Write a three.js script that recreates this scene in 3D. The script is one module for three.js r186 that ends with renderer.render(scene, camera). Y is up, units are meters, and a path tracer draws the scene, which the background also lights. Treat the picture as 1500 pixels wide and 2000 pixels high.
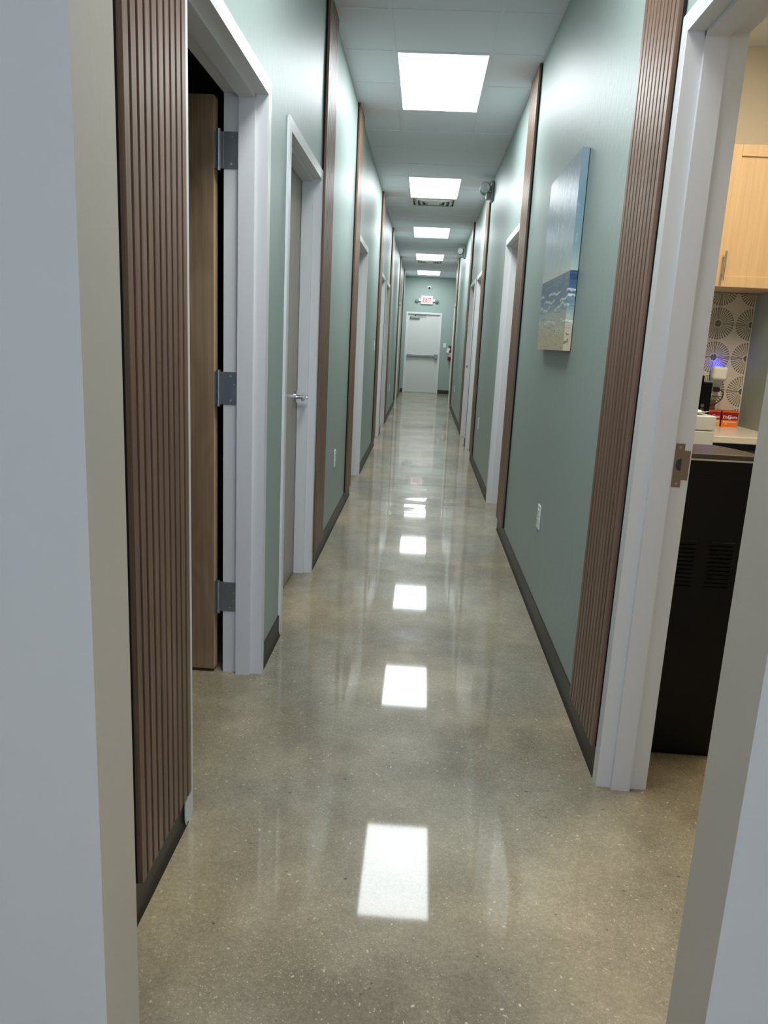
import * as THREE from 'three';
import { RoundedBoxGeometry } from 'three/addons/geometries/RoundedBoxGeometry.js';
import { mergeGeometries } from 'three/addons/utils/BufferGeometryUtils.js';
import { RectAreaLightUniformsLib } from 'three/addons/lights/RectAreaLightUniformsLib.js';

// ---------------------------------------------------------------- camera, sky, exposure
const scene = new THREE.Scene();
const camera = new THREE.PerspectiveCamera(67.80, 0.75, 0.05, 100);
camera.position.set(0, 1.3736, 0);
camera.rotation.set(-0.2206, 0.0406, 0.0495, 'YXZ');
scene.background = new THREE.Color(0.58, 0.74, 1.0);          // the sky beyond the front room's window
scene.backgroundIntensity = 6.6;
const renderer = new THREE.WebGLRenderer({ antialias: true });
renderer.toneMapping = THREE.LinearToneMapping;
renderer.toneMappingExposure = 1.0;
renderer.shadowMap.enabled = true;
RectAreaLightUniformsLib.init();
const PANEL = { color: 0xf4fbff, intensity: 17 };              // the 2 x 4 ft ceiling panels of the corridor
const KITCHEN_PANEL = { color: 0xffe8cc, intensity: 22 };

// ---------------------------------------------------------------- measures (metres; depth d runs along -z)
const XL = -0.606, XR = 0.648, H = 3.133, THICK = 0.14, END = 21.72, TILE = 0.6096, GRID0 = 5.247, LX = 0.0152;

// ---------------------------------------------------------------- helpers
function rng(seed) { let s = seed >>> 0; return () => { s = (s + 0x6d2b79f5) >>> 0; let t = Math.imul(s ^ (s >>> 15), 1 | s); t = (t + Math.imul(t ^ (t >>> 7), 61 | t)) ^ t; return ((t ^ (t >>> 14)) >>> 0) / 4294967296; }; }
function field(w, h, octaves, seed) {                         // tileable value noise, each octave [cells across, cells up, weight]
  const out = new Float32Array(w * h), r = rng(seed);
  for (const [px, py, amp] of octaves) {
    const lat = new Float32Array(px * py); for (let i = 0; i < lat.length; i++) lat[i] = r() - 0.5;
    for (let y = 0; y < h; y++) {
      const fy = y / h * py, y0 = Math.floor(fy), ty = fy - y0, sy = ty * ty * (3 - 2 * ty), ra = (y0 % py) * px, rb = ((y0 + 1) % py) * px;
      for (let x = 0; x < w; x++) {
        const fx = x / w * px, x0 = Math.floor(fx), tx = fx - x0, sx = tx * tx * (3 - 2 * tx), ca = x0 % px, cb = (x0 + 1) % px;
        const a = lat[ra + ca] * (1 - sx) + lat[ra + cb] * sx, b = lat[rb + ca] * (1 - sx) + lat[rb + cb] * sx;
        out[y * w + x] += amp * (a * (1 - sy) + b * sy);
      }
    }
  }
  return out;
}
function dataTex(w, h, fn, srgb) {
  const d = new Uint8Array(w * h * 4);
  for (let i = 0; i < w * h; i++) { const c = fn(i, i % w, (i / w) | 0); d[i * 4] = Math.max(0, Math.min(255, c[0])); d[i * 4 + 1] = Math.max(0, Math.min(255, c[1])); d[i * 4 + 2] = Math.max(0, Math.min(255, c[2])); d[i * 4 + 3] = 255; }
  const t = new THREE.DataTexture(d, w, h); t.wrapS = t.wrapT = THREE.RepeatWrapping; t.magFilter = THREE.LinearFilter; t.minFilter = THREE.LinearMipmapLinearFilter; t.generateMipmaps = true;
  if (srgb) t.colorSpace = THREE.SRGBColorSpace;
  t.needsUpdate = true; return t;
}
function canvasTex(w, h, draw) {
  const c = document.createElement('canvas'); c.width = w; c.height = h; draw(c.getContext('2d'), w, h);
  const t = new THREE.CanvasTexture(c); t.colorSpace = THREE.SRGBColorSpace; t.wrapS = t.wrapT = THREE.RepeatWrapping; return t;
}
const size = (t, sx, sy) => { t.repeat.set(1 / sx, 1 / sy); return t; };
function uvMetres(g, ox = 0, oy = 0) {
  const p = g.attributes.position, n = g.attributes.normal, uv = new Float32Array(p.count * 2);
  for (let i = 0; i < p.count; i++) {
    const ax = Math.abs(n.getX(i)), ay = Math.abs(n.getY(i)), az = Math.abs(n.getZ(i));
    if (ax >= ay && ax >= az) { uv[2 * i] = p.getZ(i) + ox; uv[2 * i + 1] = p.getY(i) + oy; }
    else if (ay >= az) { uv[2 * i] = p.getX(i) + ox; uv[2 * i + 1] = p.getZ(i) + oy; }
    else { uv[2 * i] = p.getX(i) + ox; uv[2 * i + 1] = p.getY(i) + oy; }
  }
  g.setAttribute('uv', new THREE.BufferAttribute(uv, 2)); return g;
}
function box(x0, x1, y0, y1, z0, z1) {
  const g = new THREE.BoxGeometry(Math.abs(x1 - x0), Math.abs(y1 - y0), Math.abs(z1 - z0));
  g.translate((x0 + x1) / 2, (y0 + y1) / 2, (z0 + z1) / 2); return uvMetres(g);
}
function rbox(x0, x1, y0, y1, z0, z1, r = 0.002, seg = 2) {
  const g = new RoundedBoxGeometry(Math.abs(x1 - x0), Math.abs(y1 - y0), Math.abs(z1 - z0), seg, r);
  g.translate((x0 + x1) / 2, (y0 + y1) / 2, (z0 + z1) / 2); return uvMetres(g);
}
function cyl(r0, r1, len, axis = 'y', seg = 24) {
  const g = new THREE.CylinderGeometry(r0, r1, len, seg);
  if (axis === 'x') g.rotateZ(-Math.PI / 2); if (axis === 'z') g.rotateX(Math.PI / 2); return g;
}
const at = (g, x, y, z) => g.translate(x, y, z);
function merge(list) { return mergeGeometries(list.map((g) => { const k = g.index ? g.toNonIndexed() : g; for (const n of Object.keys(k.attributes)) if (!['position', 'normal', 'uv'].includes(n)) k.deleteAttribute(n); return k; })); }
function mesh(name, geo, mat, parent) {
  const m = new THREE.Mesh(Array.isArray(geo) ? merge(geo) : geo, mat); m.name = name; m.castShadow = m.receiveShadow = true; parent.add(m); return m;
}
const taken = new Map();
function numbered(name) { const n = taken.get(name) || 0; taken.set(name, n + 1); return n ? name + '_' + String(n).padStart(3, '0') : name; }
function thing(name, label, category, group, kind) {
  const o = new THREE.Group(); o.name = numbered(name); o.userData = { label, category }; if (group) o.userData.group = group; if (kind) o.userData.kind = kind; scene.add(o); return o;
}
const setting = (name, label, category) => thing(name, label, category, null, 'structure');
function extrude(points, depth, bevel = 0) {
  const g = new THREE.ExtrudeGeometry(new THREE.Shape(points.map((p) => new THREE.Vector2(p[0], p[1]))), { depth, bevelEnabled: bevel > 0, bevelSize: bevel, bevelThickness: bevel, bevelOffset: -bevel, bevelSegments: 1, steps: 1 });
  return g;
}
function lathe(points, seg = 28) { return new THREE.LatheGeometry(points.map((p) => new THREE.Vector2(p[0], p[1])), seg); }

// ---------------------------------------------------------------- textures
const wallBump = (() => { const f = field(512, 512, [[60, 22, 0.5], [140, 60, 0.35], [256, 200, 0.25], [9, 4, 0.5]], 11); return size(dataTex(512, 512, (i) => { const v = 128 + f[i] * 150; return [v, v, v]; }), 0.9, 0.9); })();
const concrete = (() => {
  const N = 2048, big = field(N, N, [[5, 5, 1], [11, 11, 0.7], [23, 23, 0.5], [60, 60, 0.25]], 21), fine = field(N, N, [[300, 300, 0.6], [700, 700, 0.7], [1024, 1024, 0.5]], 22), hue = field(N, N, [[4, 4, 1], [9, 9, 0.6]], 23), patch = field(N, N, [[7, 7, 1], [16, 16, 0.8], [40, 40, 0.5]], 24);
  const speck = new Float32Array(N * N), r = rng(25);
  const dab = (x, y, a, b, rot, v) => { const R = Math.ceil(Math.max(a, b)) + 1, c = Math.cos(rot), s = Math.sin(rot); for (let j = -R; j <= R; j++) for (let i = -R; i <= R; i++) { const u = (i * c + j * s) / a, w = (-i * s + j * c) / b, q = u * u + w * w; if (q < 1) { const k = ((y + j + N) % N) * N + (x + i + N) % N; speck[k] = v > 0 ? Math.max(speck[k], v * Math.min(1, 2 * (1 - q))) : Math.min(speck[k], v * Math.min(1, 2 * (1 - q))); } } };
  for (let n = 0; n < 42000; n++) { const x = (r() * N) | 0, y = (r() * N) | 0; if (patch[y * N + x] + 0.35 * (r() - 0.5) < 0.12) continue; dab(x, y, 1 + r() * 1.2, 0.8 + r() * 0.7, r() * 6.3, 0.25 + 0.5 * r()); }
  for (let n = 0; n < 4200; n++) dab((r() * N) | 0, (r() * N) | 0, 1.2 + r() * 1.6, 1 + r() * 0.8, r() * 6.3, 0.4 + 0.5 * r());
  for (let n = 0; n < 620; n++) dab((r() * N) | 0, (r() * N) | 0, 2.5 + r() * 3.6, 1.4 + r() * 1.8, r() * 6.3, 0.6 + 0.4 * r());
  for (let n = 0; n < 70; n++) dab((r() * N) | 0, (r() * N) | 0, 8 + r() * 14, 0.9, r() * 6.3, 0.5);
  for (let n = 0; n < 60; n++) dab((r() * N) | 0, (r() * N) | 0, 2 + r() * 5, 1.5 + r() * 2.5, r() * 0.6, -0.35);
  const color = dataTex(N, N, (i) => {
    const l = 1 + 0.24 * big[i] + 0.16 * fine[i], w = hue[i], s = speck[i];
    let R = 151 * l + 8 * w, G = 140 * l + 1 * w, B = 116 * l - 7 * w;
    if (s > 0) { R += (212 - R) * s; G += (205 - G) * s; B += (184 - B) * s; } else { R *= 1 + s; G *= 1 + s; B *= 1 + s; }
    return [R, G, B];
  }, true);
  const M = 1024, rf = field(M, M, [[8, 8, 0.8], [30, 30, 0.5], [120, 120, 0.4], [400, 400, 0.5]], 26), scr = new Float32Array(M * M), q = rng(27);
  for (let n = 0; n < 420; n++) { let x = q() * M, y = q() * M; const a = q() * 6.3, L = 15 + q() * 90, v = 0.3 + q() * 0.7; for (let k = 0; k < L; k++) { scr[(((y + k * Math.sin(a)) | 0) + M) % M * M + (((x + k * Math.cos(a)) | 0) + M) % M] = v; } }
  const rough = dataTex(M, M, (i) => { const v = 255 * (0.62 + 0.22 * rf[i] + 0.3 * scr[i]); return [v, v, v]; });
  const bf = field(512, 512, [[6, 6, 1], [14, 14, 0.5], [30, 30, 0.15]], 28);
  const bump = dataTex(512, 512, (i) => { const v = 128 + 90 * bf[i]; return [v, v, v]; });
  return { color: size(color, 2.1, 2.1), rough: size(rough, 1.6, 1.6), bump: size(bump, 1.7, 1.7) };
})();
function grain(seed, dark, light, streak, cathedral) {
  const W = 256, Ht = 1024, a = field(W, Ht, [[40, 3, 1], [90, 5, 0.8], [128, 12, 0.6], [10, 2, 0.6]], seed), b = field(W, Ht, [[3, 4, 1], [7, 9, 0.5]], seed + 1);
  return dataTex(W, Ht, (i, x) => {
    let k = 0.5 + streak * a[i]; if (cathedral) k += 0.16 * Math.sin((x / W * 9 + b[i] * 3.2) * 6.28);
    k = Math.max(0, Math.min(1, k)); return [0, 1, 2].map((c) => dark[c] + (light[c] - dark[c]) * k);
  }, true);
}
const slatGrain = size(grain(31, [91, 67, 51], [150, 119, 97], 0.42), 0.16, 1.3);
const mapleGrain = size(grain(33, [205, 170, 128], [230, 200, 160], 0.3, false), 0.5, 1.4);
const taupeGrain = size(grain(37, [152, 140, 122], [178, 166, 148], 0.4, true), 0.45, 1.5);
const doorGrain = size(grain(35, [128, 104, 80], [158, 134, 108], 0.4, true), 0.45, 1.5);
const tileBump = (() => { const f = field(512, 512, [[40, 40, 0.4], [128, 128, 0.6], [256, 256, 0.6]], 41); return size(dataTex(512, 512, (i) => { const v = 150 + 120 * f[i]; return [v, v, v]; }), 0.6, 0.6); })();
const brushBump = (() => { const f = field(256, 256, [[4, 128, 1], [8, 256, 0.6]], 43); return size(dataTex(256, 256, (i) => { const v = 128 + 120 * f[i]; return [v, v, v]; }), 0.1, 0.1); })();

// ---------------------------------------------------------------- materials
const std = (o) => new THREE.MeshStandardMaterial(o), phys = (o) => new THREE.MeshPhysicalMaterial(o);
const M = {
  green: phys({ color: 0x9eaca6, roughness: 0.46, specularIntensity: 0.45, bumpMap: wallBump, bumpScale: 0.0016 }),
  beige: std({ color: 0xcdc2b1, roughness: 0.6, bumpMap: wallBump, bumpScale: 0.0004 }),
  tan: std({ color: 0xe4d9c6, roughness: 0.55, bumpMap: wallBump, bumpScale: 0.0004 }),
  plain: std({ color: 0xc9cbca, roughness: 0.8 }),
  floor: phys({ map: concrete.color, roughness: 0.62, roughnessMap: concrete.rough, clearcoat: 0.62, clearcoatRoughness: 0.042, specularIntensity: 0.35, bumpMap: concrete.bump, bumpScale: 0.0002 }),
  wavy: phys({ map: concrete.color, roughness: 0.6, roughnessMap: concrete.rough, clearcoat: 0.66, clearcoatRoughness: 0.042, specularIntensity: 0.35 }),
  joint: std({ color: 0x6b6353, roughness: 0.8 }),
  frame: std({ color: 0xdcdcdc, roughness: 0.38 }),
  slat: std({ map: slatGrain, roughness: 0.42 }),
  felt: std({ color: 0x17181b, roughness: 0.95 }),
  base: phys({ color: 0x2f2a23, roughness: 0.42, specularIntensity: 0.7 }),
  caulk: std({ color: 0xdfe6e6, roughness: 0.6 }),
  maple: std({ map: mapleGrain, roughness: 0.42 }),
  door: std({ map: doorGrain, roughness: 0.33 }),
  taupe: std({ map: taupeGrain, roughness: 0.33 }),
  doorEdge: std({ map: mapleGrain, roughness: 0.5 }),
  steelDoor: std({ color: 0xd5d6d2, roughness: 0.45 }),
  tile: std({ color: 0xeceff7, roughness: 0.85, bumpMap: tileBump, bumpScale: 0.0006 }),
  tee: std({ color: 0xebeef5, roughness: 0.5 }),
  lens: std({ color: 0xffffff, roughness: 0.5, emissive: PANEL.color, emissiveIntensity: 2.2 }),
  kitchenLens: std({ color: 0xffffff, roughness: 0.5, emissive: KITCHEN_PANEL.color, emissiveIntensity: 2.2 }),
  steel: std({ color: 0x9aa0a4, metalness: 0.9, roughness: 0.38, bumpMap: brushBump, bumpScale: 0.00015 }),
  chrome: std({ color: 0xc9cccd, metalness: 1, roughness: 0.16 }),
  bronze: std({ color: 0x857667, metalness: 0.75, roughness: 0.42 }),
  white: std({ color: 0xe6e7e5, roughness: 0.4 }),
  grey: std({ color: 0x959d9c, roughness: 0.5 }),
  dark: std({ color: 0x101113, roughness: 0.5 }),
  black: phys({ color: 0x04060b, roughness: 0.32, specularIntensity: 0.5 }),
  blackTop: std({ color: 0x4e453d, roughness: 0.3 }),
  counter: std({ color: 0xe9e2d6, roughness: 0.22 }),
  red: std({ color: 0x7c1019, roughness: 0.3 }),
  lampGlass: phys({ color: 0xdfe6e6, roughness: 0.15, clearcoat: 0.5 }),
  paper: std({ color: 0xf1f1ee, roughness: 0.8 }),
  brownCard: std({ color: 0x5d4838, roughness: 0.8 }),
};
console.log('materials');

// ---------------------------------------------------------------- large structure: floor
{
  const f = setting('floor', 'polished grey-beige concrete floor with pale flecks along the corridor', 'floor');
  const slab = (d0, d1, x0, x1, mat) => mesh('slab', box(x0, x1, -0.12, 0, -d1, -d0), mat, f);
  slab(-4.6, 6.03, -3.75, 3.35, M.floor); slab(6.034, 7.43, -3.75, XL - 0.1, M.floor); slab(6.034, 7.43, XR + 0.1, 3.35, M.floor);
  { // the strip between the two joints is visibly uneven
    const g = new THREE.PlaneGeometry(XR - XL + 0.2, 1.396, 60, 140); g.rotateX(-Math.PI / 2); g.translate((XL + XR) / 2, 0, -6.732);
    const p = g.attributes.position, n = field(61, 141, [[3, 9, 1], [5, 16, 0.5]], 29);
    for (let i = 0; i < p.count; i++) { const e = Math.min(1, Math.max(0, Math.min(-6.034 - p.getZ(i), p.getZ(i) + 7.43) / 0.12)); p.setY(i, -0.0004 + 0.0024 * e * n[i]); }
    g.computeVertexNormals(); const uv = new Float32Array(p.count * 2); for (let i = 0; i < p.count; i++) { uv[2 * i] = p.getX(i); uv[2 * i + 1] = p.getZ(i); } g.setAttribute('uv', new THREE.BufferAttribute(uv, 2));
    mesh('slab', g, M.wavy, f); mesh('sub_base', box(XL - 0.1, XR + 0.1, -0.12, -0.004, -7.43, -6.034), M.joint, f);
  } slab(7.434, 21.95, -3.75, 3.35, M.floor);
  mesh('joint_filler', [box(-3.75, 3.35, -0.12, -0.0015, -6.034, -6.03), box(-3.75, 3.35, -0.12, -0.0015, -7.434, -7.43)], M.joint, f);
}

// ---------------------------------------------------------------- doors: [near outer edge, far outer edge] of each frame
const LEFT = [[1.912, 2.963], [3.345, 4.392], [6.76, 7.83], [10.2, 11.25], [11.66, 12.71], [17.3, 18.35]];
const RIGHT = [[1.245, 2.3], [5.745, 6.79], [9.37, 10.42], [10.77, 11.82], [17.02, 18.07]];
const HEAD = 2.25, FACE = 0.05;
function sideWall(name, label, X, s, doors, d0, d1) {
  const w = setting(name, label, 'wall'), x0 = s < 0 ? X - THICK : X, x1 = s < 0 ? X : X + THICK, list = [];
  let d = d0;
  for (const [a, b] of doors) { list.push(box(x0, x1, 0, H + 0.12, -(a + 0.01), -d)); list.push(box(x0, x1, HEAD - 0.01, H + 0.12, -(b - 0.01), -(a + 0.01))); d = b - 0.01; }
  list.push(box(x0, x1, 0, H + 0.12, -d1, -d)); mesh('painted_wall', list, M.green, w); return w;
}
sideWall('wall_left', 'sage green corridor wall on the left, with glossy paint', XL, -1, LEFT, 1.17, END);
sideWall('wall_right', 'sage green corridor wall on the right, behind the beach painting', XR, 1, RIGHT, 1.17, 18.25);
mesh('painted_wall', box(1.05, 1.2, 0, H + 0.12, -END, -18.1), M.green, setting('wall_recess', 'sage green wall set back beside the exit door', 'wall'));
mesh('painted_wall', box(0.798, 1.05, 0, H + 0.12, -18.25, -18.1), M.green, scene.getObjectByName('wall_recess'));
{
  const w = setting('wall_end', 'sage green wall around the white exit door', 'wall');
  mesh('painted_wall', [box(XL - THICK, -0.528, 0, H + 0.12, -END - THICK, -END), box(0.437, 1.2, 0, H + 0.12, -END - THICK, -END), box(-0.528, 0.437, 2.185, H + 0.12, -END - THICK, -END)], M.green, w);
}
{ // partition with the opening that the camera looks through
  const w = setting('wall_front', 'plain pale wall ends framing the opening into the corridor', 'wall');
  mesh('painted_wall', [box(-3.6, -0.461, 0, H + 0.12, -1.17, -1.03), box(0.508, 3.2, 0, H + 0.12, -1.17, -1.03), box(-0.461, 0.508, 2.3, H + 0.12, -1.17, -1.03)], M.beige, w);
}
{ // the building around: front room with its window, outer walls, roof
  const w = setting('wall_rear', 'pale wall of the front room behind the camera', 'wall');
  const z0 = 4.3, z1 = 4.45, a = -1.9, b = 2.1, y0 = 0.6, y1 = 2.75;
  mesh('painted_wall', [box(-3.6, a, 0, H + 0.12, z0, z1), box(b, 3.2, 0, H + 0.12, z0, z1), box(a, b, 0, y0, z0, z1), box(a, b, y1, H + 0.12, z0, z1)], M.beige, w);
  const win = setting('window_1', 'wide front window behind the camera', 'window');
  mesh('window_frame', [box(a, b, y0, y0 + 0.05, z0 + 0.02, z1 - 0.02), box(a, b, y1 - 0.05, y1, z0 + 0.02, z1 - 0.02), box(a, a + 0.05, y0, y1, z0 + 0.02, z1 - 0.02), box(b - 0.05, b, y0, y1, z0 + 0.02, z1 - 0.02), box(0.075, 0.125, y0, y1, z0 + 0.02, z1 - 0.02)], M.frame, win);
  const glass = phys({ color: 0xffffff, transmission: 1, roughness: 0, thickness: 0 });
  mesh('pane', new THREE.PlaneGeometry(1.93, 2.06).translate(-0.89, 1.675, z0 + 0.075), glass, win);
  mesh('pane', new THREE.PlaneGeometry(1.93, 2.06).translate(1.09, 1.675, z0 + 0.075), glass, win);
  mesh('painted_wall', box(-3.75, -3.6, 0, H + 0.12, -22, 4.45), M.plain, setting('wall_outer_left', 'outer wall of the building beyond the left rooms', 'wall'));
  mesh('painted_wall', box(3.2, 3.35, 0, H + 0.12, -22, 4.45), M.plain, setting('wall_outer_right', 'outer wall of the building beyond the kitchen', 'wall'));
  mesh('painted_wall', [box(-3.6, XL - THICK, 0, H + 0.12, -22, -END), box(1.2, 3.2, 0, H + 0.12, -22, -END)], M.plain, setting('wall_outer_end', 'outer wall of the building beside the exit door', 'wall'));
}

// ---------------------------------------------------------------- ceiling: tiles and tee bars of the corridor
const LIGHT_D = []; for (let k = -1; k < 5; k++) LIGHT_D.push(GRID0 + k * 6 * TILE);
const VENT_D = [GRID0 + 8 * TILE, GRID0 + 20 * TILE];
{
  const c = setting('ceiling', 'suspended corridor ceiling of pale square tiles in a white grid', 'ceiling');
  mesh('roof_slab', box(-3.75, 3.35, H + 0.12, H + 0.3, -22, 4.45), M.plain, c);
  const cols = [[XL, LX - 0.3048], [LX - 0.3048, LX + 0.3048], [LX + 0.3048, XR]];
  const geos = cols.map(([a, b]) => box(-(b - a) / 2 + 0.002, (b - a) / 2 - 0.002, 0.003, 0.018, -TILE / 2 + 0.002, TILE / 2 - 0.002));
  const used = (d) => LIGHT_D.some((l) => d > l - 0.01 && d < l + 2 * TILE - 0.1) || VENT_D.some((v) => Math.abs(d - v) < 0.05);
  const bars = [];
  for (let k = -6; k <= 27; k++) {
    const d = GRID0 + k * TILE, mid = d + TILE / 2;
    cols.forEach(([a, b], i) => {
      if (i === 1 && used(d)) return;
      let g = geos[i], m = mid;
      if (d + TILE > END) { const e = END - d; if (e < 0.05) return; g = box(-(b - a) / 2, (b - a) / 2, 0.003, 0.018, -e / 2, e / 2); m = d + e / 2; }
      if (d < 1.17) { const e = d + TILE - 1.17; g = box(-(b - a) / 2, (b - a) / 2, 0.003, 0.018, -e / 2, e / 2); m = 1.17 + e / 2; }
      const t = mesh('ceiling_tile', g, M.tile, c); t.position.set((a + b) / 2, H, -m);
    });
    if (d > 1.2 && d < END) {
      const mid2 = LIGHT_D.some((l) => Math.abs(d - l - TILE) < 0.01);
      const seg = mid2 ? [[XL, LX - 0.3048], [LX + 0.3048, XR]] : [[XL, XR]];
      for (const [a, b] of seg) mesh('cross_tee', box(a, b, H, H + 0.02, -d - 0.010, -d + 0.010), M.tee, c);
    }
  }
  for (const x of [LX - 0.3048, LX + 0.3048]) mesh('main_runner', box(x - 0.011, x + 0.011, H - 0.001, H + 0.02, -END, -1.17), M.tee, c);
  for (const x of [XL, XR]) { const s = x < 0 ? 1 : -1; mesh('wall_angle', box(x, x + s * 0.018, H - 0.002, H + 0.002, -END, -1.17), M.tee, c); }
  mesh('recess_board', [box(XR, 1.05, H, H + 0.02, -END, -18.25)], M.tile, c);
  mesh('front_room_board', box(-3.6, 3.2, 2.95, 2.97, -1.03, 4.3), M.tile, c);
}
// ---------------------------------------------------------------- ceiling lights and vents
const ordinal = ['out of view above the near end of the corridor', 'nearest and largest of those in view', 'second from the camera with a vent behind it', 'third from the camera', 'fourth from the camera', 'farthest, next to the exit wall'];
function panelLight(name, label, x, y, d0, w, l, lens, spec, group) {
  const t = thing(name, label, 'ceiling light', group); t.position.set(x, y, -(d0 + l / 2));
  const e = 0.014, iw = w - 2 * e - 0.014, il = l - 2 * e - 0.004;
  mesh('frame', [box(-w / 2 + 0.003, -iw / 2, -0.001, 0.05, -l / 2 + 0.003, l / 2 - 0.003), box(iw / 2, w / 2 - 0.003, -0.001, 0.05, -l / 2 + 0.003, l / 2 - 0.003), box(-iw / 2, iw / 2, -0.001, 0.05, -l / 2 + 0.003, -il / 2), box(-iw / 2, iw / 2, -0.001, 0.05, il / 2, l / 2 - 0.003)], M.tee, t);
  mesh('lens', box(-iw / 2, iw / 2, 0.004, 0.012, -il / 2, il / 2), lens, t);
  const a = new THREE.RectAreaLight(spec.color, spec.intensity, iw, il); a.name = 'panel_light'; a.position.y = 0.002; a.rotation.x = -Math.PI / 2; t.add(a);
  return t;
}
LIGHT_D.forEach((d, i) => panelLight('ceiling_light', 'rectangular glowing ceiling light panel, ' + ordinal[i], LX, H, d, TILE, 2 * TILE, M.lens, PANEL, 'corridor ceiling lights'));
VENT_D.forEach((d, i) => {
  const t = thing('ceiling_vent', i ? 'square louvred ceiling vent behind the fourth light panel' : 'square louvred ceiling vent behind the second light panel', 'ceiling vent', 'ceiling vents');
  t.position.set(LX, H, -(d + TILE / 2));
  const h = TILE / 2, ring = (a, b, y0, y1, th) => { const g = lathe([[a, y0], [b, y1], [b, y1 + th], [a, y0 + th], [a, y0]].map(([r, y]) => [r * Math.SQRT2, y]), 4).toNonIndexed(); g.rotateY(Math.PI / 4); g.computeVertexNormals(); return g; };
  mesh('frame', ring(h - 0.045, h - 0.004, -0.004, -0.002, 0.01), M.white, t);
  for (const r of [0.2, 0.14, 0.08]) mesh('louvre', ring(r, r + 0.055, -0.012, 0.03, 0.003), M.white, t);
  mesh('core', box(-0.075, 0.075, -0.012, -0.006, -0.075, 0.075), M.white, t);
  mesh('duct', box(-h + 0.01, h - 0.01, 0.06, 0.08, -h + 0.01, h - 0.01), M.grey, t);
});
console.log('structure');

// ---------------------------------------------------------------- door builder (local: x along the wall, y up, +z out into the corridor)
const jambProfile = [[-0.01, 0.05], [-0.01, 0], [0.035, 0], [0.035, -0.016], [0.094, -0.016], [0.094, 0], [0.15, 0], [0.15, 0.05], [0.14, 0.05], [0.14, 0.04], [0, 0.04], [0, 0.05]];
function doorFrame(g, W, top = HEAD) {                        // local u = 0..W over the outer edges
  // profile points are (into the wall, away from the opening)
  const far = extrude(jambProfile, top, 0.0012).rotateX(-Math.PI / 2);        // x = into wall, y = up, z = -(away)
  const left = far.clone().rotateY(Math.PI / 2);                               // x -> -z (into the wall), z -> x
  left.translate(FACE, 0, 0);
  const right = left.clone(); right.scale(-1, 1, 1); flip(right); right.translate(W, 0, 0);
  mesh('jamb', uvMetres(left), M.frame, g); mesh('jamb', uvMetres(right), M.frame, g);
  const head = extrude(jambProfile, W - 2 * FACE - 0.001, 0.0012).rotateX(-Math.PI / 2).rotateY(Math.PI / 2).rotateZ(-Math.PI / 2);
  head.translate(FACE + 0.0005, top - FACE, 0); mesh('head', uvMetres(head), M.frame, g);
}
function flip(g) {                                             // after a mirror: turn the faces round again
  const k = g.index; if (k) { const a = k.array; for (let i = 0; i < a.length; i += 3) { const t = a[i]; a[i] = a[i + 2]; a[i + 2] = t; } }
  else for (const n of Object.keys(g.attributes)) { const at_ = g.attributes[n], s = at_.itemSize, a = at_.array; for (let i = 0; i < at_.count; i += 3) for (let c = 0; c < s; c++) { const t = a[i * s + c]; a[i * s + c] = a[(i + 2) * s + c]; a[(i + 2) * s + c] = t; } }
  g.computeVertexNormals(); return g;
}
function lever(parent, u, y, z, dir) {
  const h = new THREE.Group(); h.name = 'lever_handle'; h.position.set(u, y, z); parent.add(h);
  const grip = new RoundedBoxGeometry(0.125, 0.024, 0.016, 2, 0.005); grip.translate(dir * 0.055, 0, 0.06);
  mesh('lever_handle', [at(cyl(0.033, 0.033, 0.009, 'z'), 0, 0, 0.0045), at(cyl(0.011, 0.011, 0.055, 'z'), 0, 0, 0.034), grip, at(cyl(0.0125, 0.0125, 0.02, 'z'), 0, 0, 0.06)], M.chrome, parent).position.set(u, y, z);
  parent.remove(h);
}
function placed(side, a, b, label) {
  const g = setting('door_' + (++doorCount), label, 'door');
  if (side < 0) { g.rotation.y = Math.PI / 2; g.position.set(XL, 0, -a); } else { g.rotation.y = -Math.PI / 2; g.position.set(XR, 0, -b); }
  return g;
}
let doorCount = 0;
function closedDoor(side, [a, b], label, handleFar) {
  const g = placed(side, a, b, label), W = b - a; doorFrame(g, W);
  const leaf = mesh('leaf', rbox(FACE + 0.003, W - FACE - 0.003, 0.01, HEAD - FACE - 0.003, -0.139, -0.096, 0.0015, 1), M.taupe, g);
  const farU = side < 0 ? W - FACE - 0.075 : FACE + 0.075, nearU = side < 0 ? FACE + 0.075 : W - FACE - 0.075, toNear = side < 0 ? -1 : 1;
  if (handleFar) lever(leaf, farU, 1.045, -0.096, toNear); else lever(leaf, nearU, 1.045, -0.096, -toNear);
  return g;
}
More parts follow.
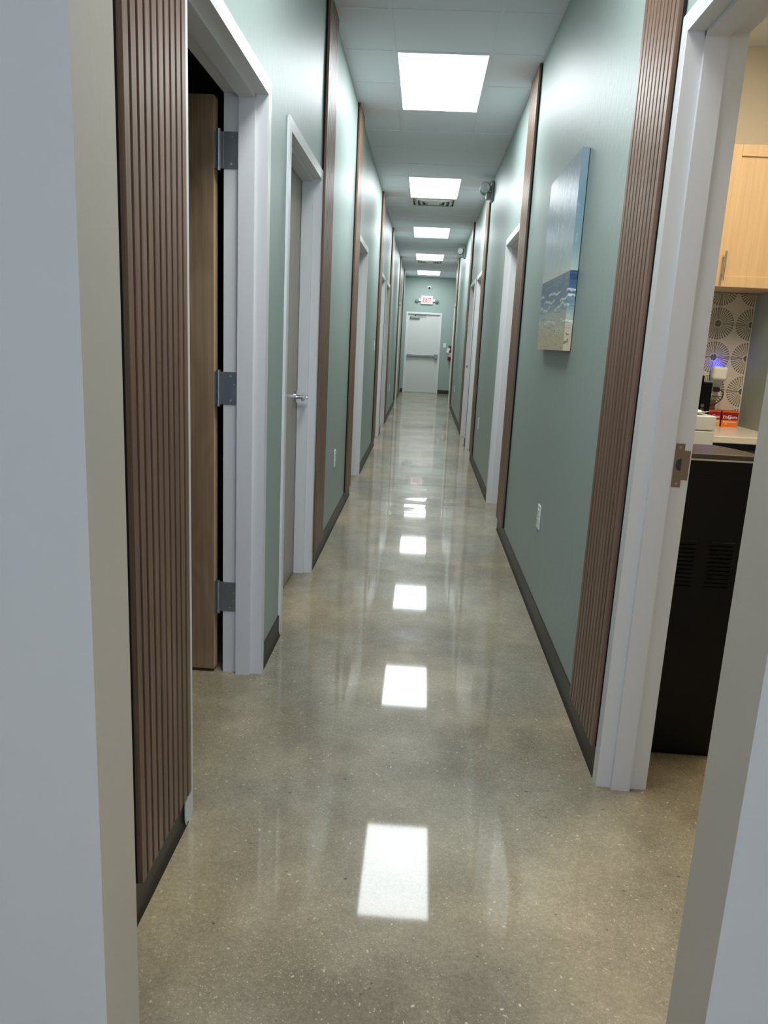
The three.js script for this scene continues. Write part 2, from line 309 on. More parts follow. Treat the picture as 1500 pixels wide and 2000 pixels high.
// left side, from the camera on
{
  const [a, b] = LEFT[0], g = placed(-1, a, b, 'white door frame nearest on the left, its brown wooden door swung open on steel hinges'), W = b - a; doorFrame(g, W);
  // leaf stands open at right angles to the wall; local u = d - a, local z = x - XL
  const leaf = mesh('leaf', rbox(0.993, 1.048, 0.014, 2.192, -1.12, -0.185, 0.0012, 1), M.door, g);
  mesh('edge_strip', box(0.9945, 1.0465, 0.015, 2.191, -0.186, -0.1845), M.doorEdge, leaf);
  for (const y of [2.012, 1.168, 0.33]) {
    const parts = [];
    parts.push(rbox(0.998, 1.004, y - 0.062, y + 0.062, -0.152, -0.099, 0.0008, 1));           // plate on the jamb
    parts.push(rbox(0.996, 1.036, y - 0.062, y + 0.062, -0.1848, -0.1805, 0.0008, 1));           // plate on the door edge
    parts.push(at(cyl(0.0065, 0.0065, 0.128, 'y', 16), 0.994, y, -0.168));
    parts.push(at(cyl(0.0078, 0.0078, 0.006, 'y', 16), 0.994, y + 0.066, -0.168), at(cyl(0.0078, 0.0078, 0.006, 'y', 16), 0.994, y - 0.066, -0.168));
    parts.push(rbox(0.997, 1.001, y - 0.062, y + 0.062, -0.183, -0.15, 0.0008, 1));
    const h = mesh('hinge', parts, M.steel, g); h.userData.label = 'brushed steel hinge';
    const sc = []; for (const [dy, dz] of [[0.046, -0.122], [0.016, -0.106], [-0.016, -0.106], [-0.046, -0.122]]) sc.push(at(cyl(0.0042, 0.0042, 0.002, 'x', 12), 0.9975, y + dy, dz));
    mesh('screws', sc, M.grey, h);
  }
}
closedDoor(-1, LEFT[1], 'closed taupe door with lever handle in white frame, second on the left', true);
closedDoor(-1, LEFT[2], 'door in white frame on the left beyond the second slat panel pair', false);
closedDoor(-1, LEFT[3], 'door in white frame on the left, nearer of the two close together far down', false);
closedDoor(-1, LEFT[4], 'door in white frame on the left, farther of the two close together far down', false);
closedDoor(-1, LEFT[5], 'last white-framed door on the left, near the exit', false);
{ // kitchen doorway: frame only, the leaf is swung away out of view
  const [a, b] = RIGHT[0], g = placed(1, a, b, 'white door frame of the kitchen doorway at the right', 'door'), W = b - a; doorFrame(g, W);
  // local u = b - d, local z = XR - x; strike plate on the far jamb (u = FACE)
  const shape = new THREE.Shape([[0.102, 0.995], [0.128, 0.995], [0.128, 1.017], [0.146, 1.017], [0.146, 1.104], [0.128, 1.104], [0.128, 1.124], [0.102, 1.124]].map((p) => new THREE.Vector2(...p)));
  const hole = new THREE.Path(); hole.absarc(0.12, 1.062, 0.018, Math.PI / 2, Math.PI * 1.5, false); hole.lineTo(0.123, 1.044); hole.lineTo(0.123, 1.08); hole.closePath(); 
  const hp = new THREE.Path([[0.123, 1.08], [0.113, 1.078], [0.108, 1.07], [0.107, 1.062], [0.108, 1.054], [0.113, 1.046], [0.123, 1.044]].map((p) => new THREE.Vector2(...p)));
  shape.holes.push(hp);
  const sg = new THREE.ExtrudeGeometry(shape, { depth: 0.0016, bevelEnabled: false }); // in (into wall, y) -> local z = -into, x = out of the jamb
  sg.rotateY(Math.PI / 2); sg.translate(FACE + 0.0002, 0, 0);
  const plate = mesh('strike_plate', sg, M.bronze, g); plate.userData.label = 'bronze strike plate';
  mesh('latch_pocket', box(FACE + 0.0001, FACE + 0.0006, 1.044, 1.08, -0.124, -0.107), std({ color: 0x2a3242, roughness: 0.6 }), plate);
  mesh('screws', [at(cyl(0.004, 0.004, 0.002, 'x', 12), FACE + 0.002, 1.113, -0.115), at(cyl(0.004, 0.004, 0.002, 'x', 12), FACE + 0.002, 1.006, -0.115)], M.grey, plate);
}
closedDoor(1, RIGHT[1], 'door in white frame on the right just beyond the beach painting', false);
closedDoor(1, RIGHT[2], 'door in white frame on the right, nearer of the two close together far down', false);
{ const g = closedDoor(1, RIGHT[3], 'door in white frame on the right, farther of the two close together far down', false);
  mesh('strike_plate', box(FACE, FACE + 0.0015, 1.04, 1.075, -0.028, -0.008), M.bronze, g); }
closedDoor(1, RIGHT[4], 'last white-framed door on the right, near the exit', false);
{ // exit door in the end wall
  const g = setting('door_' + (++doorCount), 'white metal exit door with a grey push bar at the corridor end', 'door'), W = 0.985; g.position.set(-0.538, 0, -END); doorFrame(g, W, 2.195);
  const leaf = mesh('leaf', rbox(FACE + 0.004, W - FACE - 0.004, 0.015, 2.14, -0.08, -0.036, 0.0015, 1), M.steelDoor, g);
  const bar = mesh('push_bar', [rbox(0.07, W - 0.14, 1.0, 1.055, -0.036, 0.03, 0.008), rbox(0.07, 0.2, 0.995, 1.06, -0.036, 0.035, 0.006)], M.steel, leaf); bar.userData.label = 'grey horizontal push bar';
  mesh('latch_case', rbox(W - 0.15, W - 0.065, 0.955, 1.085, -0.036, 0.04, 0.01), M.steel, leaf);
  mesh('closer', [rbox(0.115, 0.385, 2.025, 2.09, -0.036, 0.02, 0.006)], M.grey, leaf);
  mesh('closer_arm', [rbox(0.24, 0.56, 2.108, 2.12, 0.004, 0.02, 0.002), rbox(0.24, 0.265, 2.08, 2.12, 0, 0.02, 0.002)], M.dark, leaf);
  mesh('threshold', box(FACE, W - FACE, 0, 0.013, -0.12, -0.005), M.steel, g);
}
console.log('doors');

// ---------------------------------------------------------------- baseboards
function baseboard(name, label, X, s, spans) {
  const b = setting(name, label, 'baseboard');
  const prof = [[0, 0], [0.012, 0], [0.0095, 0.004], [0.006, 0.011], [0.0045, 0.022], [0.0045, 0.099], [0.003, 0.102], [0, 0.102]];
  for (const [a, c] of spans) {
    const g = extrude(prof, c - a); // (out of wall, y) extruded along +z
    if (s < 0) { g.translate(0, 0, 0); } else { g.scale(-1, 1, 1); flip(g); }
    g.translate(X, 0, -c); mesh('base_strip', uvMetres(g), M.base, b);
  }
}
const gaps = (doors, d0, d1) => { const out = []; let d = d0; for (const [a, b] of doors) { if (a - d > 0.03) out.push([d, a]); d = b; } out.push([d, d1]); return out; };
baseboard('baseboard_left', 'dark brown vinyl baseboard along the left wall', XL, -1, gaps(LEFT, 1.17, END));
baseboard('baseboard_right', 'dark brown vinyl baseboard along the right wall', XR, 1, gaps(RIGHT, 2.0, 18.1));
{ const b = setting('baseboard_end', 'dark vinyl baseboard beside the exit door', 'baseboard'); mesh('base_strip', [box(0.447, 1.05, 0, 0.102, -END, -END + 0.006), box(XL + 0.01, -0.538, 0, 0.102, -END, -END + 0.006)], M.base, b); }
{ // ragged white caulk at the feet of the nearest frames
  const c = setting('trim_1', 'white caulk smeared down the edge of the second left door frame', 'trim'), r = rng(61), pts = [];
  for (let k = 0; k <= 40; k++) { const y = 0.02 + k * 0.0555; pts.push(new THREE.Vector3(XL + 0.001, y, -(3.343 - 0.002 * r()))); }
  mesh('caulk_bead', new THREE.TubeGeometry(new THREE.CatmullRomCurve3(pts), 80, 0.0042, 6), M.caulk, c);
  const blob = (x, y, d, sx, sy, sz, seed) => { const g = new THREE.IcosahedronGeometry(1, 2), p = g.attributes.position, q = rng(seed); for (let i = 0; i < p.count; i++) { const k = 0.85 + 0.3 * q() * 0; p.setXYZ(i, p.getX(i) * sx * k, p.getY(i) * sy * k, p.getZ(i) * sz * k); } g.computeVertexNormals(); return at(g, x, y, -d); };
  mesh('caulk_lump', blob(XL + 0.011, 0.05, 1.893, 0.006, 0.055, 0.014, 3), M.caulk, setting('trim_2', 'white caulk lump at the foot of the nearest left door frame', 'trim'));
}

// ---------------------------------------------------------------- slat wall panels
function slatPanel(side, d, label) {
  const g = thing('slat_wall_panel', label, 'wall panel', 'vertical wood slat panels');
  const W = 0.381, y0 = 0.106, y1 = H - 0.006;
  if (side < 0) { g.rotation.y = Math.PI / 2; g.position.set(XL, 0, -d); } else { g.rotation.y = -Math.PI / 2; g.position.set(XR, 0, -(d + W)); }
  mesh('felt_backing', box(0, W, y0, y1, 0.0005, 0.010), M.felt, g);
  const pitch = (W - 0.0275) / 9;
  for (let k = 0; k < 10; k++) { const m = mesh('slat', slatGeo[(k * 3 + slatPanels * 5) % slatGeo.length], M.slat, g); m.position.set(k * pitch + 0.01375, (y0 + y1) / 2, 0.0165); }
  slatPanels++; return g;
}
let slatPanels = 0;
const slatGeo = [0, 1, 2, 3, 4, 5, 6].map((k) => uvMetres(new RoundedBoxGeometry(0.0275, H - 0.112, 0.013, 1, 0.0014), k * 0.037, k * 0.31));
slatPanel(-1, 1.523, 'large brown wood slat panel nearest the camera on the left');
slatPanel(-1, 4.4, 'brown wood slat panel on the left right after the closed taupe door');
slatPanel(-1, 6.3, 'brown wood slat panel on the left beyond the first wall outlet');
slatPanel(-1, 9.76, 'narrow-looking brown slat panel on the left beyond the wall switch');
slatPanel(-1, 12.73, 'thin-looking slat panel on the left after the paired far doors');
slatPanel(-1, 16.86, 'second farthest slat panel on the left wall');
slatPanel(-1, 19.8, 'farthest slat panel on the left wall, beside the exit');
slatPanel(1, 2.314, 'large brown wood slat panel on the right between kitchen doorway and beach painting');
slatPanel(1, 5.345, 'brown wood slat panel on the right beyond the beach painting');
slatPanel(1, 8.965, 'brown slat panel on the right under the nearer emergency lamp');
slatPanel(1, 11.83, 'thin-looking slat panel on the right after the paired far doors');
slatPanel(1, 16.6, 'farthest slat panel on the right wall');

// ---------------------------------------------------------------- outlets and switches
function plateThing(name, label, category, side, d, y, kind) {
  const g = thing(name, label, category, category === 'outlet' ? 'corridor wall outlets' : null);
  if (side < 0) { g.rotation.y = Math.PI / 2; g.position.set(XL, y, -d); } else if (side > 0) { g.rotation.y = -Math.PI / 2; g.position.set(XR, y, -d); } else g.position.set(d, y, -END);
  mesh('cover_plate', new RoundedBoxGeometry(0.076, 0.124, 0.007, 2, 0.003).translate(0, 0, 0.0035), M.white, g);
  if (kind === 'switch') { mesh('rocker', new RoundedBoxGeometry(0.034, 0.067, 0.008, 2, 0.002).rotateX(0.06).translate(0, 0, 0.0075), M.white, g); }
  else {
    for (const dy of [0.024, -0.024]) { const s = mesh('socket', new RoundedBoxGeometry(0.034, 0.03, 0.004, 2, 0.0018).translate(0, dy, 0.007), M.white, g); mesh('slots', [box(-0.0075, -0.0055, dy - 0.003, dy + 0.007, 0.0088, 0.0093), box(0.0055, 0.0075, dy - 0.003, dy + 0.006, 0.0088, 0.0093)], M.dark, s); }
    mesh('screw', at(cyl(0.003, 0.003, 0.002, 'z', 12), 0, 0, 0.0075), M.grey, g);
  }
  return g;
}
plateThing('wall_outlet', 'white wall outlet low on the left wall between two slat panels', 'outlet', -1, 5.49, 0.52);
plateThing('wall_outlet', 'small white wall outlet far down the left wall', 'outlet', -1, 14.45, 0.52);
plateThing('wall_outlet', 'white wall outlet low on the right wall below the beach painting', 'outlet', 1, 3.885, 0.525);
plateThing('wall_outlet', 'white wall outlet on the right wall beyond the white frame after the painting', 'outlet', 1, 8.4, 0.54);
plateThing('wall_outlet', 'small white wall outlet far down the right wall', 'outlet', 1, 15.1, 0.53);
plateThing('light_switch', 'white switch plate on the left wall before a far slat panel', 'switch', -1, 9.42, 1.31, 'switch');
plateThing('light_switch', 'white switch plate on the end wall right of the exit door', 'switch', 0, 0.57, 1.33, 'switch');

// ---------------------------------------------------------------- beach painting
{
  const W = 0.795, Hh = 0.835, T = 0.036, CW = W + 2 * T, CH = Hh + 2 * T;
  const art = canvasTex(1024, 1024, (c, w, h) => {  // print colours greyed to hold the veil of glare on the canvas
    const r = rng(71), px = (v) => v * h;
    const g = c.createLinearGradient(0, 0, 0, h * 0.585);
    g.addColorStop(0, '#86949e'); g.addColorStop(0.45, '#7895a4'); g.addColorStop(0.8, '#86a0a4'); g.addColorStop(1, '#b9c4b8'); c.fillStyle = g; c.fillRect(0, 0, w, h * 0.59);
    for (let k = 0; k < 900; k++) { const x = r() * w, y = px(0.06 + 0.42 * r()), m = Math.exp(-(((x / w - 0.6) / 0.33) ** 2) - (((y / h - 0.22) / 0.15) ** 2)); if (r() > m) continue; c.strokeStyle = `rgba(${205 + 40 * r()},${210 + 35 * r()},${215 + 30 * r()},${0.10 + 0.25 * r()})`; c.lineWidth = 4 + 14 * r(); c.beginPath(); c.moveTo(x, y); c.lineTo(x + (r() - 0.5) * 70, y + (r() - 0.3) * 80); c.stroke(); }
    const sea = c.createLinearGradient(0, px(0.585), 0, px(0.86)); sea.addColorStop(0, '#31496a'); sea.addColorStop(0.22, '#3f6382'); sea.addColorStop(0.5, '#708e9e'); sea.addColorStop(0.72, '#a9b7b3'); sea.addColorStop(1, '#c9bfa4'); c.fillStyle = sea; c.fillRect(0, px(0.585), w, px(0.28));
    const sand = c.createLinearGradient(0, px(0.85), 0, h); sand.addColorStop(0, '#c3b89a'); sand.addColorStop(1, '#cdbf98'); c.fillStyle = sand; c.fillRect(0, px(0.86), w, h);
    for (let k = 0; k < 260; k++) { const y = px(0.59 + 0.26 * r()), x = r() * w; c.fillStyle = `rgba(${r() < 0.5 ? '22,52,86' : '150,180,190'},${0.12 + 0.2 * r()})`; c.fillRect(x, y, 30 + 120 * r(), 2 + 5 * r()); }
    for (const [y0, a] of [[0.665, 5], [0.7, 7], [0.735, 10], [0.81, 6]]) for (let x = 0; x < w; x += 5) { const y = px(y0) + Math.sin(x / 60 + y0 * 90) * a + Math.sin(x / 23) * a * 0.5; if (Math.sin(x / 90 + y0 * 50) < -0.55) continue; c.fillStyle = `rgba(238,236,224,${0.35 + 0.6 * r()})`; c.fillRect(x, y, 9, 4 + 12 * r()); }
    for (let k = 0; k < 300; k++) { const y = px(0.76 + 0.12 * r()); c.fillStyle = `rgba(${190 + 40 * r()},${185 + 35 * r()},${165 + 30 * r()},0.3)`; c.fillRect(r() * w, y, 40 + 90 * r(), 3 + 4 * r()); }
    for (let k = 0; k < 60; k++) { const y = px(0.85 + 0.13 * r()); c.fillStyle = `rgba(70,62,52,${0.3 + 0.5 * r()})`; c.beginPath(); c.ellipse(r() * w, y, 3 + 12 * r(), 2 + 4 * r(), r() - 0.5, 0, 7); c.fill(); }
  });
  const brush = (() => { const f = field(512, 512, [[30, 12, 1], [90, 40, 0.6], [180, 160, 0.3]], 72); return dataTex(512, 512, (i) => { const v = 128 + 100 * f[i]; return [v, v, v]; }); })();
  const g = thing('beach_painting', 'square canvas painting of a sandy beach, waves and cloudy sky', 'painting');
  g.rotation.y = -Math.PI / 2; g.position.set(XR, 1.37, -4.27);   // local x runs towards the camera
  const b = new THREE.BoxGeometry(W, Hh, T - 0.004); b.translate(W / 2, Hh / 2, 0.004 + (T - 0.004) / 2);
  const p = b.attributes.position, n = b.attributes.normal, uv = b.attributes.uv;
  for (let i = 0; i < p.count; i++) { const k = T - p.getZ(i); let x = p.getX(i) + T, y = p.getY(i) + T; if (n.getX(i) > 0.5) x += k; if (n.getX(i) < -0.5) x -= k; if (n.getY(i) > 0.5) y += k; if (n.getY(i) < -0.5) y -= k; uv.setXY(i, x / CW, y / CH); }
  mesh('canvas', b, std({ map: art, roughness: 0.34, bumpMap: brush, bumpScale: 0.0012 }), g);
  mesh('stretcher', box(0.004, W - 0.004, 0.004, Hh - 0.004, 0.0003, 0.0045), M.dark, g);
}

// ---------------------------------------------------------------- emergency lamps, exit sign, camera, extinguisher
function emergency(d, y, label) {
  const g = thing('emergency_lamp', label, 'emergency lamp', 'two-headed emergency lamps'); g.rotation.y = -Math.PI / 2; g.position.set(XR, y, -d); // local x towards the camera
  mesh('back_plate', new RoundedBoxGeometry(0.15, 0.2, 0.03, 3, 0.012).translate(0, 0, 0.0155), M.grey, g);
  mesh('housing', new RoundedBoxGeometry(0.1, 0.075, 0.05, 3, 0.015).translate(0, -0.045, 0.055), M.grey, g);
  for (const s of [1, -1]) {
    const prof = [[0, -0.045], [0.03, -0.043], [0.046, -0.02], [0.054, 0.015], [0.058, 0.02], [0.058, 0.028], [0.052, 0.03]];
    const h = mesh('lamp_head', lathe(prof, 32).rotateZ(-s * Math.PI / 2).rotateY(-s * 0.5).rotateX(0.25).translate(s * 0.045, 0.03, 0.085), M.grey, g);
    mesh('lens', lathe([[0, 0.042], [0.02, 0.040], [0.04, 0.035], [0.052, 0.03]], 32).rotateZ(-s * Math.PI / 2).rotateY(-s * 0.5).rotateX(0.25).translate(s * 0.045, 0.03, 0.085), M.lampGlass, h);
  }
}
emergency(8.75, 2.985, 'grey-white two-headed emergency lamp high on the right wall, nearer one');
emergency(14.45, 2.985, 'small emergency lamp far down the right wall near the ceiling');
{
  const g = thing('exit_sign', 'lit white EXIT sign with red letters and two side lamps', 'exit sign'); g.position.set(0.008, 2.52, -END);
  mesh('housing', new RoundedBoxGeometry(0.325, 0.225, 0.045, 3, 0.012).translate(0, 0, 0.0235), M.white, g);
  const face = canvasTex(512, 352, (c, w, h) => {
    c.fillStyle = '#f6e6e6'; c.fillRect(0, 0, w, h);
    c.font = 'bold 270px sans-serif'; c.textAlign = 'center'; c.textBaseline = 'middle'; c.save(); c.translate(w / 2, h / 2 + 6); c.scale(0.7, 1.2); c.fillStyle = '#dd0a2a'; c.fillText('EXIT', 0, 0); c.restore();
  });
  mesh('sign_face', new THREE.PlaneGeometry(0.3, 0.2).translate(0, 0, 0.0466), std({ color: 0xffffff, map: face, roughness: 0.4, emissive: 0xffffff, emissiveMap: face, emissiveIntensity: 0.15 }), g);
  for (const s of [1, -1]) {
    const arm = mesh('lamp_arm', new RoundedBoxGeometry(0.07, 0.075, 0.04, 2, 0.01).translate(s * 0.195, 0.0, 0.0215), M.white, g);
    mesh('lamp_head', lathe([[0, -0.03], [0.03, -0.028], [0.05, -0.005], [0.052, 0.02], [0.04, 0.03], [0, 0.034]], 24).rotateX(Math.PI / 2 + 0.4).translate(s * 0.265, -0.01, 0.055), M.grey, arm);
    mesh('indicator', at(cyl(0.011, 0.011, 0.004, 'z', 12), s * 0.183, 0.02, 0.043), M.dark, arm);
  }
}
{
  const g = thing('dome_camera', 'small white dome camera with dark lens above the EXIT sign', 'camera'); g.position.set(0.055, 2.855, -END);
  mesh('body', lathe([[0, 0.055], [0.03, 0.05], [0.052, 0.03], [0.058, 0.004], [0.058, 0], [0, 0]], 28).rotateX(Math.PI / 2), M.white, g);
  mesh('lens', new THREE.SphereGeometry(0.028, 20, 14).translate(0, -0.012, 0.042), M.dark, g);
}
{
  const g = thing('fire_extinguisher', 'red fire extinguisher with white tag hung by the exit door', 'extinguisher'); g.position.set(0.73, 0.93, -END + 0.075);
  mesh('cylinder', lathe([[0, 0], [0.05, 0.002], [0.056, 0.012], [0.056, 0.27], [0.05, 0.3], [0.03, 0.322], [0.018, 0.33], [0.018, 0.345], [0, 0.345]], 32), M.red, g);
  mesh('valve', [rbox(-0.022, 0.022, 0.34, 0.365, -0.02, 0.02, 0.004), rbox(-0.06, 0.03, 0.362, 0.372, -0.012, 0.012, 0.003), rbox(-0.065, 0.025, 0.384, 0.394, -0.012, 0.012, 0.003)], M.dark, g);
  mesh('hose', new THREE.TubeGeometry(new THREE.CatmullRomCurve3([[0.02, 0.352, 0], [0.06, 0.34, 0.01], [0.07, 0.25, 0.01], [0.066, 0.1, 0.01]].map((p) => new THREE.Vector3(...p))), 24, 0.008, 8), M.dark, g);
  mesh('label_band', lathe([[0.0563, 0.1], [0.0568, 0.11], [0.0568, 0.2], [0.0563, 0.21]], 32), std({ color: 0xb9aca2, roughness: 0.5 }), g);
  mesh('tag', rbox(-0.035, 0.035, -0.06, 0.06, -0.0008, 0.0008, 0.0006, 1).rotateZ(-0.25).translate(-0.055, 0.275, 0.066), M.paper, g);
  mesh('bracket', rbox(-0.02, 0.02, 0.2, 0.4, -0.074, -0.058, 0.002), M.dark, g);
}

// ---------------------------------------------------------------- kitchen beyond the right doorway
const KB = 4.97, KX = 2.02;
mesh('painted_wall', [box(XR + THICK, KX + 0.15, 0, 1.775, -KB - 0.15, -KB)], M.green, setting('wall_kitchen_back', 'kitchen wall behind the counter and cabinet', 'wall'));
mesh('painted_wall', [box(XR + THICK, KX + 0.15, 1.775, H + 0.12, -KB - 0.15, -KB)], M.tan, scene.getObjectByName('wall_kitchen_back'));  // same wall, upper part coloured tan to carry the warm light on it
mesh('painted_wall', box(KX, KX + 0.15, 0, H + 0.12, -KB, -1.17), M.green, setting('wall_kitchen_side', 'grey-green kitchen wall at the end of the counter', 'wall'));
{
  const c = setting('ceiling', 'cream tiled kitchen ceiling above the wooden cabinet', 'ceiling'); c.name = 'ceiling_kitchen';
  for (let i = 0; i < 2; i++) for (let k = 0; k < 7; k++) { const d1 = KB - 0.02 - k * TILE, d0 = Math.max(1.18, d1 - TILE + 0.004), x0 = XR + THICK + i * 0.611, x1 = Math.min(KX, x0 + 0.607); if (d1 > 1.3 && !(i === 1 && (k === 2 || k === 3))) mesh('ceiling_tile', box(x0, x1, H + 0.003, H + 0.018, -d1, -d0), M.tile, c); }
  mesh('wall_angle', [box(XR + THICK, KX, H - 0.004, H + 0.02, -KB, -KB + 0.022), box(KX - 0.022, KX, H - 0.004, H + 0.02, -KB + 0.022, -1.18)], M.tee, c);
}
panelLight('ceiling_light', 'warm kitchen ceiling light panel out of view', XR + THICK + 0.611 + 0.305, H, KB - 0.02 - 4 * TILE, TILE - 0.004, 2 * TILE, M.kitchenLens, KITCHEN_PANEL, 'kitchen ceiling lights');
{ // patterned tiles
  const burst = canvasTex(512, 512, (c, w) => {
    const r = rng(81); c.fillStyle = '#cdc6b9'; c.fillRect(0, 0, w, w);
    for (let k = 0; k < 500; k++) { c.fillStyle = `rgba(${r() < 0.5 ? '190,182,172' : '222,216,206'},0.25)`; c.fillRect(r() * w, r() * w, 30 + 90 * r(), 2 + 3 * r()); }
    for (const [cx, cy] of [[0, 0], [w, 0], [0, w], [w, w]]) {
      c.save(); c.translate(cx, cy); c.fillStyle = '#595c52'; c.beginPath(); c.arc(0, 0, w * 0.095, 0, 7); c.fill();
      for (let k = 0; k < 36; k++) { c.save(); c.rotate((k + 0.5) * Math.PI / 18); c.beginPath(); c.moveTo(w * 0.13, -w * 0.0045); c.lineTo(w * 0.43, -w * 0.0135); c.arc(w * 0.45, 0, w * 0.022, -1.9, 1.9); c.lineTo(w * 0.43, w * 0.0135); c.lineTo(w * 0.13, w * 0.0045); c.closePath(); c.fill(); c.restore(); }
      c.restore();
    }
  });
  burst.wrapS = burst.wrapT = THREE.ClampToEdgeWrapping;
  const s = thing('tile_backsplash', 'patterned tile backsplash with dark sunburst circles above the counter', 'backsplash'), P = 0.2042, tm = std({ map: burst, roughness: 0.35 });
  mesh('grout_bed', box(1.0, KX, 0.957, 1.7625, -KB + 0.0012, -KB + 0.006), std({ color: 0xdad6cd, roughness: 0.9 }), s);
  for (let j = 0; j < 4; j++) for (let i = 0; i < 5; i++) {
    const x1 = 2.0135 - i * P, y0 = 0.966 + j * P, y1 = Math.min(y0 + P, 1.7625);
    const g = new RoundedBoxGeometry(P - 0.003, y1 - y0 - 0.003, 0.009, 1, 0.001); const p = g.attributes.position, uv = g.attributes.uv;
    for (let k = 0; k < p.count; k++) uv.setXY(k, p.getX(k) / P + 0.5, (p.getY(k) + (y1 - y0) / 2) / P);
    const t = mesh('tile', g, tm, s); t.position.set(x1 - P / 2, (y0 + y1) / 2, -KB + 0.0065);
  }
}
{
  const c = thing('countertop', 'white countertop slab below the patterned tiles', 'countertop');
  mesh('slab', rbox(0.86, KX - 0.002, 0.918, 0.956, -KB + 0.011, -4.235, 0.004), M.counter, c);
  mesh('shadow_strip', box(0.86, KX - 0.002, 0.88, 0.917, -4.3, -4.26), M.dark, c);  // dark strip added for the shadow line under the counter front
  mesh('end_panel', box(0.86, 0.88, 0, 0.917, -KB + 0.01, -4.3), M.white, c);
}
{
  const c = thing('wall_cabinet', 'light maple wall cabinet with a bar handle above the tiles', 'cabinet'), x0 = 1.622, x1 = KX - 0.004, y0 = 1.765, y1 = 2.52, f = -4.62;
  mesh('carcass', box(1.2, x1, y0, y1, -KB + 0.002, f - 0.003), M.maple, c);
  const door = (a, b, handle) => {
    const d = mesh('door', [rbox(a, a + 0.06, y0 + 0.002, y1 - 0.002, f, f + 0.02, 0.002, 1), rbox(b - 0.06, b, y0 + 0.002, y1 - 0.002, f, f + 0.02, 0.002, 1), rbox(a + 0.06, b - 0.06, y0 + 0.002, y0 + 0.062, f, f + 0.02, 0.002, 1), rbox(a + 0.06, b - 0.06, y1 - 0.062, y1 - 0.002, f, f + 0.02, 0.002, 1)], M.maple, c);
    mesh('panel', box(a + 0.058, b - 0.058, y0 + 0.06, y1 - 0.06, f, f + 0.009), M.maple, d);
    if (handle) mesh('bar_handle', [at(cyl(0.006, 0.006, 0.16, 'y', 16), a + 0.036, y0 + 0.112, f + 0.05), at(cyl(0.0045, 0.0045, 0.032, 'z', 12), a + 0.036, y0 + 0.16, f + 0.035), at(cyl(0.0045, 0.0045, 0.032, 'z', 12), a + 0.036, y0 + 0.064, f + 0.035)], M.chrome, d);
  };
  door(x0, x1 - 0.002, true); door(1.203, x0 - 0.004, false);
}
{ // black floor-standing appliance, its louvred back to us
  const g = thing('kitchen_appliance', 'tall black appliance with louvred vents standing inside the kitchen doorway', 'appliance');
  const plan = new THREE.Shape(); plan.moveTo(0.83, 2.492); plan.lineTo(1.112, 2.492); plan.bezierCurveTo(1.125, 2.6, 1.1, 2.68, 1.05, 2.772); plan.lineTo(0.83, 2.772); plan.closePath();
  const solid = (y0, y1, k, bev) => { const e = new THREE.ExtrudeGeometry(plan, { depth: y1 - y0, bevelEnabled: bev > 0, bevelSize: bev, bevelThickness: bev, bevelOffset: -bev, bevelSegments: 2, curveSegments: 16 }); e.rotateX(-Math.PI / 2); e.translate(0, y0, 0); return e; };
  mesh('cabinet', solid(0.004, 0.985, 1, 0.003), M.black, g);
  mesh('upper_cabinet', solid(0.989, 1.046, 1, 0.002), M.black, g);
  mesh('lid', solid(1.052, 1.066, 1, 0.002), M.blackTop, g);
  mesh('trim_strip', solid(1.0445, 1.0535, 1, 0.0005), M.chrome, g);
  for (const x0 of [0.86, 0.985]) {
    const v = mesh('vent', box(x0 - 0.004, x0 + 0.089, 0.61, 0.785, -2.4925, -2.491), M.black, g); v.userData.label = 'louvred vent';
    for (let k = 0; k < 12; k++) { const y = 0.622 + k * 0.0142; mesh('louvre', rbox(x0, x0 + 0.08, -0.0012, 0.0012, -0.004, 0.004, 0.0008, 1).rotateX(0.7).translate(0, y, -2.4885), M.black, v); }
  }
}
{
  const b = thing('white_box', 'plain white box with a lid seam behind the black appliance', 'box');
  mesh('body', rbox(1.235, 1.404, 0.002, 1.028, -3.9, -3.7, 0.004), M.white, b);
  mesh('lid', rbox(1.234, 1.4045, 1.031, 1.1, -3.9005, -3.6995, 0.005), M.white, b);
  const p = thing('paper_sheet', 'crumpled white paper lying on the white box', 'paper'), g = new THREE.PlaneGeometry(0.13, 0.15, 12, 12), q = g.attributes.position, f = field(13, 13, [[3, 3, 1], [6, 6, 0.5]], 91);
  g.rotateX(-Math.PI / 2); for (let i = 0; i < q.count; i++) q.setY(i, 0.012 + 0.02 * f[i]); g.computeVertexNormals(); const pm = std({ color: 0xf1f1ee, roughness: 0.8, side: THREE.DoubleSide });
  mesh('sheet', g, pm, p); p.position.set(1.315, 1.101, -3.8);
}
{ // coffee maker
  const c = thing('coffee_maker', 'black coffee maker with a column of round buttons on the counter', 'coffee maker');
  mesh('body', [rbox(1.49, 1.645, 0.957, 1.268, -4.86, -4.6, 0.006), rbox(1.63, 1.698, 0.957, 1.228, -4.86, -4.6, 0.006)], M.black, c);
  mesh('trim', rbox(1.645, 1.7, 1.229, 1.234, -4.86, -4.598, 0.001, 1), M.steel, c);
  for (let k = 0; k < 4; k++) mesh('button', at(cyl(0.0105, 0.0105, 0.005, 'z', 20), 1.652, 1.013 + k * 0.0268, -4.598), std({ color: 0x4a4f58, roughness: 0.4 }), c);
}
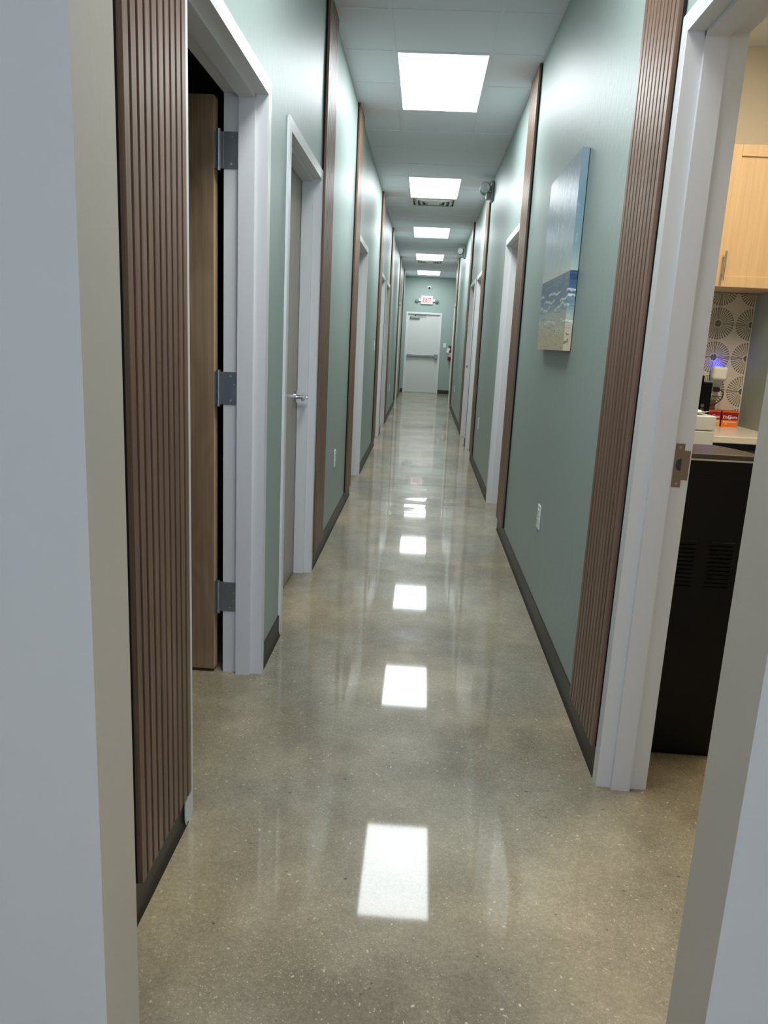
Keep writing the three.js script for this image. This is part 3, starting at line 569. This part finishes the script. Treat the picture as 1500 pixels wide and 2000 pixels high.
function coffeeBox(x0, x1, d, label, accent, open) {
  const b = thing('coffee_box', label, 'box', 'coffee boxes on the counter'), y0 = 0.9565, y1 = 1.053;
  const front = canvasTex(256, 256, (c, w, h) => {
    c.fillStyle = '#8e1430'; c.fillRect(0, 0, w, h); c.fillStyle = accent; c.fillRect(0, h * 0.56, w, h); c.fillStyle = '#e9691f'; c.fillRect(0, 0, w, h * 0.07);
    c.fillStyle = '#fff'; c.textAlign = 'center'; c.font = 'bold 62px serif'; c.fillText('Folgers', w / 2, h * 0.46); c.fillRect(w * 0.42, h * 0.25, w * 0.16, 5);
    c.font = 'bold 27px sans-serif'; c.fillText('Breakfast Blend', w / 2, h * 0.72); c.fillRect(w * 0.22, h * 0.8, w * 0.14, h * 0.035);
  });
  mesh('carton', box(x0, x1, y0, y1, -d - 0.1, -d), std({ color: 0xb8401c, roughness: 0.5 }), b);
  mesh('front_print', new THREE.PlaneGeometry(x1 - x0, y1 - y0).translate((x0 + x1) / 2, (y0 + y1) / 2, -d + 0.0006), std({ map: front, roughness: 0.4 }), b);
  if (open) mesh('lid_flap', [box(x0 - 0.02, x1 - 0.004, y1, y1 + 0.06, -d - 0.103, -d - 0.1)], M.brownCard, b);
}
coffeeBox(1.865, 1.963, 4.83, 'orange and crimson coffee box at the right, beside the green wall', '#ee7a22', false);
coffeeBox(1.778, 1.857, 4.835, 'coffee box with tan lower half and raised brown flap, partly hidden', '#d9a868', true);
{ // wall outlet with plug and night light
  const o = thing('wall_outlet', 'grey-white outlet on the patterned tiles behind the coffee maker', 'outlet'); o.position.set(1.845, 1.2, -KB + 0.0112);
  mesh('cover_plate', new RoundedBoxGeometry(0.076, 0.124, 0.006, 2, 0.0025).translate(0, 0, 0.003), M.white, o);
  for (const dy of [0.024, -0.024]) mesh('socket', new RoundedBoxGeometry(0.034, 0.03, 0.003, 2, 0.0014).translate(0, dy, 0.0065), M.white, o);
  const n = thing('night_light', 'white plug-in night light glowing blue on the tiles', 'night light'); n.position.set(1.842, 1.277, -KB + 0.055);
  mesh('body', new RoundedBoxGeometry(0.09, 0.084, 0.06, 5, 0.018).rotateZ(-0.03), M.white, n);
  mesh('glow_strip', new RoundedBoxGeometry(0.06, 0.006, 0.012, 2, 0.0025).translate(-0.002, 0.043, -0.022), std({ color: 0x3038ff, emissive: 0x2c35ff, emissiveIntensity: 4 }), n);
  mesh('sensor', at(cyl(0.008, 0.008, 0.006, 'y', 16), 0.012, 0.0425, 0.016), M.grey, n);
  const pl = new THREE.PointLight(0x3a3cff, 0.012, 2, 2); pl.position.set(-0.01, 0.055, -0.025); pl.castShadow = true; n.add(pl);
  const p = thing('power_plug', 'black plug and cord in the outlet under the night light', 'plug'); p.position.set(1.845, 1.178, -KB + 0.019);
  mesh('plug', new RoundedBoxGeometry(0.034, 0.03, 0.035, 2, 0.005).translate(0, 0, 0.0185), M.dark, p);
  mesh('cord', new THREE.TubeGeometry(new THREE.CatmullRomCurve3([[0.01, 0, 0.03], [0.032, -0.012, 0.045], [0.03, -0.05, 0.05], [-0.005, -0.085, 0.06], [-0.06, -0.1, 0.08], [-0.12, -0.11, 0.1]].map((q) => new THREE.Vector3(...q))), 40, 0.0035, 8), M.dark, p);
}
renderer.render(scene, camera);
